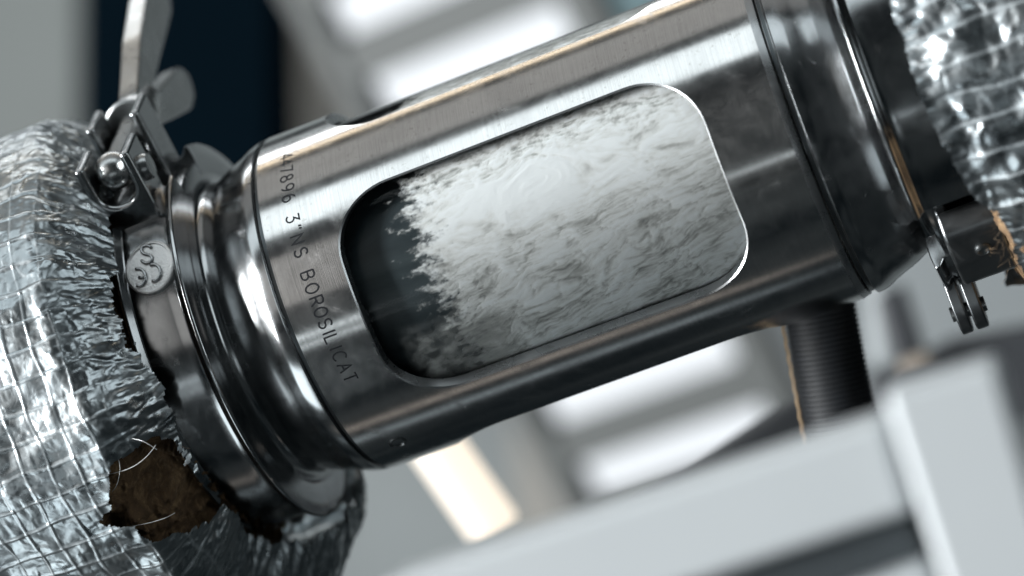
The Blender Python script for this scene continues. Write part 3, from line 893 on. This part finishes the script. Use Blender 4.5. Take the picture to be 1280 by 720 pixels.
def lagging_left():
    root = thing('lagged_pipe', 'pipe wrapped in gridded silver foil, torn over brown wool, at the left', 'lagged pipe', 'foil lagged pipes')
    # pipe and ferrule inside
    link('inner_pipe', fixn(mesh('inner_pipe', *lathe([(-0.30, 0.040), (-0.1045, 0.040), (-0.1045, 0.043), (-0.30, 0.043)], n=96))), M_POL, root, sharp=40)
    ts = np.arange(-0.205, -0.0790, 0.00036)
    fine = np.radians(np.arange(-128, 112, 0.28)); coarse = np.radians(np.arange(112, 232.1, 2.0))
    ph = np.concatenate([fine, coarse])
    T, P = np.meshgrid(ts, ph, indexing='ij')
    phd = np.degrees(P); phd = np.where(phd > 180, phd-360, phd)
    # border of the foil next to the clamp: slumps forward under the pipe, stays back at the top
    end = -99.5+2.0*sstep(40, -10, phd)+2.0*fbm(P*3.5, P*0+1, 401, 4)+19*sstep(-64, -90, phd)*sstep(-200, -120, phd)
    end = end+np.where(phd > 55, -5*sstep(55, 80, phd)*sstep(170, 120, phd), 0)
    depth = end-T*1000
    a = T*1000; b = P*80
    rad = lag_radius_left(depth, P)
    rad = rad-0.004*sstep(-60, -110, phd)*sstep(25, 0, depth)
    rad = rad+0.0012*fbm(a/30, b/30, 300, 2)
    ia, ib, fa, fb = scrim(a, b, 310, 7.6, 8.0)
    H = 997; rg = np.random.default_rng(5); ra = rg.normal(size=H); rb = rg.normal(size=H); rc = rg.random(H)
    hsh = (ia*131+ib*71) % H
    win = (1-fa**4)*(1-fb**4)
    win = (1-fa**6)*(1-fb**6)
    pillow = win*(0.25*(rc[hsh]-0.3)+0.40*facets(ia, ib, fa, fb, 7)+0.20*facets(ia*2+(fa > 0), ib*2+(fb > 0), fa, fb, 17))
    tb = np.exp(-((1-np.abs(fb))*4.0/0.36)**2); ta = np.exp(-((1-np.abs(fa))*3.8/0.34)**2)
    ridge = 0.38*tb+0.28*ta; thr = np.clip(np.maximum(tb, ta*0.8), 0, 1)*(1-sstep(9, 1, depth))*(0.45+0.55*sstep(-0.2, 0.3, fbm(a/6, b/6, 333, 2)))
    cr = crumple(a, b, 777, 0.52, 2.6, 26.0, 12)
    neck = sstep(11, 1, depth)                     # gathered, finely crushed near the clamp
    cr2 = crumple(a*1.5, b*1.2, 888, 1.0, 1.8, 7.0, 9)
    pleat = np.abs(perlin(P*16, depth/30, 909))
    h = pillow*(1-0.8*neck)+ridge*(1-0.9*neck)+cr*(0.8+0.3*neck)+neck*(cr2*1.5+1.6*pleat)
    crush = sstep(22, 5, depth)
    h = h+crush*(crumple(a*1.1, b*1.1, 931, 2.0, 1.6, 9.0, 11)+0.45*facets(ia*2+(fa > 0), ib*2+(fb > 0), fa, fb, 37)*win)
    low = sstep(-55, -75, phd)
    h = h+low*1.8*fbm(a/11, b/8, 515, 4)+low*(cr2*2.2+0.8*pillow+1.4*cr+crumple(a, b, 991, 1.5, 3.0, 13.0, 9))
    rad = rad+h*0.001
    keep = depth > 0
    def tear(pix, r=0.076):
        return [(lambda q: (q[0]*1000, q[1]*80))(on_cyl(x, y, r)) for x, y in pix]
    jx = a+0.8*fbm(a/2.5, b/2.5, 600, 3); jb = b+0.8*fbm(a/2.5+9, b/2.5, 606, 3)
    tears = [tear([(117, 318), (124, 330), (142, 400), (150, 446), (138, 430), (122, 380), (113, 340)], 0.079),
             tear([(148, 566), (188, 548), (212, 566), (236, 600), (272, 636), (312, 664), (266, 664), (222, 648), (192, 646), (172, 630), (128, 630), (146, 612)], 0.072)]
    for tp in tears: keep &= ~inpoly(jx, jb, tp)
    sheet('foil', ts, ph, rad, keep, M_FOIL, root, thr)
    # wool under the foil
    tw = np.arange(-0.200, -0.0985, 0.0006); pw = np.radians(np.arange(-140, 60, 0.6))
    T2, P2 = np.meshgrid(tw, pw, indexing='ij'); a2 = T2*1000; b2 = P2*80
    e2 = -103.5+0*a2; d2 = e2-a2
    r2 = lag_radius_left(d2, P2)-0.0030-0.0030*sstep(12, 19, d2)-0.0060*sstep(-38, -20, np.degrees(P2))*sstep(14, 4, d2)+0.0030*fbm(a2/7, b2/7, 640, 6, 0.65)+0.0009*crumple(a2, b2, 650, 1.0, 3.0, 14.0, 9)
    sheet('mineral_wool', tw, pw, r2, d2 > -6, M_WOOL, root)
    # loose threads over the tear
    def thread(pix, r, rad_=0.00009, lift=0.002):
        pts = []
        n = len(pix)
        for i, (x, y) in enumerate(pix):
            t, q = on_cyl(x, y, r+lift*math.sin(math.pi*i/(n-1))); pts.append(cyl(t, r+lift*math.sin(math.pi*i/(n-1)), q))
        sm = []
        for i in range(n-1):
            p0, p1, p2, p3 = pts[max(i-1, 0)], pts[i], pts[i+1], pts[min(i+2, n-1)]
            for k in range(6):
                u = k/6
                sm.append(0.5*((2*p1)+(p2-p0)*u+(2*p0-5*p1+4*p2-p3)*u*u+(3*p1-p0-3*p2+p3)*u**3))
        sm.append(pts[-1])
        link('loose_thread', fixn(mesh('loose_thread', *tube(sm, rad_, 6))), M_THREAD, root)
    thread([(100, 600), (140, 592), (165, 584), (183, 571), (195, 556)], 0.079)
    thread([(140, 565), (148, 575), (150, 588), (146, 606), (140, 615)], 0.079)
    thread([(165, 548), (180, 552), (196, 562)], 0.079)
    thread([(150, 660), (180, 655), (205, 648), (219, 641)], 0.078)
    # fibres
    rg = random.Random(8); vv = []; ff = []
    def fibres(n, x0, x1, y0, y1, r):
        nonlocal vv, ff
        for i in range(n):
            x = rg.uniform(x0, x1); y = rg.uniform(y0, y1)
            t, q = on_cyl(x, y, r)
            p0 = cyl(t, r-0.004, q); d = Vector((rg.gauss(0, 1), rg.gauss(0, 1)-0.3, rg.gauss(0, 1))).normalized()
            p1 = p0+d*0.003; p2 = p1+(d+Vector((rg.gauss(0, .5), rg.gauss(0, .5), rg.gauss(0, .5)))).normalized()*0.003
            vv, ff = merge((vv, ff), tube([p0, p1, p2], [0.00005, 0.00004, 0.00002], 3, False))
    fibres(90, 145, 225, 565, 645, 0.074)
    fo = link('wool_fibres', mesh('wool_fibres', vv, ff), M_FIBRE, root); fo['kind'] = 'stuff'
lagging_left()

def lagging_right():
    root = thing('lagged_pipe', 'blurred pipe wrapped in crumpled silver foil at the right edge', 'lagged pipe', 'foil lagged pipes')
    link('inner_pipe', fixn(mesh('inner_pipe', *lathe([(0.1340, 0.040), (0.30, 0.040), (0.30, 0.043), (0.1340, 0.043)], n=96))), M_POL, root, sharp=40)
    ts = np.arange(0.1245, 0.215, 0.00045)
    fine = np.radians(np.arange(-115, 110, 0.34)); coarse = np.radians(np.arange(110, 245.1, 2.0)); ph = np.concatenate([fine, coarse])
    T, P = np.meshgrid(ts, ph, indexing='ij'); phd = np.degrees(P)
    a = T*1000; b = P*76
    st = 129.0+2.2*fbm(P*4, P*0+2, 1401, 4)+3.5*sstep(-10, -34, phd)+5*sstep(-30, -60, phd)
    depth = a-st
    rad = 0.0715+0.0040*sstep(-2, 16, depth)+0.001*fbm(a/20, b/20, 1300, 2)
    ia, ib, fa, fb = scrim(a, b, 1310, 8.5, 8.5)
    rg = np.random.default_rng(15); H = 997; ra = rg.normal(size=H); rb = rg.normal(size=H); rc = rg.random(H); hsh = (ia*131+ib*71) % H
    win = (1-fa**4)*(1-fb**4)
    h = win*(0.3*(rc[hsh]-0.2)+0.5*facets(ia, ib, fa, fb, 27))+0.22*np.exp(-((1-np.abs(fb))*4.2/0.4)**2)
    h = h+crumple(a, b, 1777, 0.75, 5.0, 28, 10)+sstep(9, 0, depth)*1.5*np.abs(perlin(P*18, depth/20, 1909))+0.35*fbm(a/7, b/7, 1515, 2)
    rad = rad+h*0.001
    keep = depth > 0
    thr = np.exp(-((1-np.abs(fb))*4.2/0.4)**2)*sstep(1, 8, depth)
    tp = [(lambda q: (q[0]*1000, q[1]*76))(on_cyl(x, y, 0.073)) for x, y in [(1228, 258), (1243, 266), (1262, 296), (1278, 345), (1272, 392), (1256, 372), (1240, 320)]]
    jx = a+0.9*fbm(a/3, b/3, 1600, 3); jb = b+0.9*fbm(a/3+9, b/3, 1606, 3)
    keep &= ~inpoly(jx, jb, tp)
    sheet('foil', ts, ph, rad, keep, M_FOIL, root, thr)
    tw = np.arange(0.1345, 0.205, 0.0007); pw = np.radians(np.arange(-130, 60, 0.7))
    T2, P2 = np.meshgrid(tw, pw, indexing='ij'); a2 = T2*1000; b2 = P2*76
    r2 = 0.0585+0.0145*sstep(-1, 6, a2-134.5)-0.005*sstep(-22, -8, np.degrees(P2))+0.0022*fbm(a2/8, b2/8, 1640, 5, 0.6)
    sheet('mineral_wool', tw, pw, r2, (a2 > 134) & (np.degrees(P2) < -14+6*fbm(a2/5, b2/5, 1650, 3)), M_WOOL, root)
    rg = random.Random(9); vv = []; ff = []
    for i in range(24):
        x = rg.uniform(1244, 1275); y = rg.uniform(275, 345)
        t, q = on_cyl(x, y, 0.071); p0 = cyl(t, 0.069, q); d = Vector((rg.gauss(0, 1), rg.gauss(0, 1)-0.3, rg.gauss(0, 1))).normalized()
        p1 = p0+d*0.003; p2 = p1+(d+Vector((rg.gauss(0, .5), rg.gauss(0, .5), rg.gauss(0, .5)))).normalized()*0.003
        vv, ff = merge((vv, ff), tube([p0, p1, p2], [0.00005, 0.00004, 0.00002], 3, False))
    fo = link('wool_fibres', mesh('wool_fibres', vv, ff), M_FIBRE, root); fo['kind'] = 'stuff'
lagging_right()
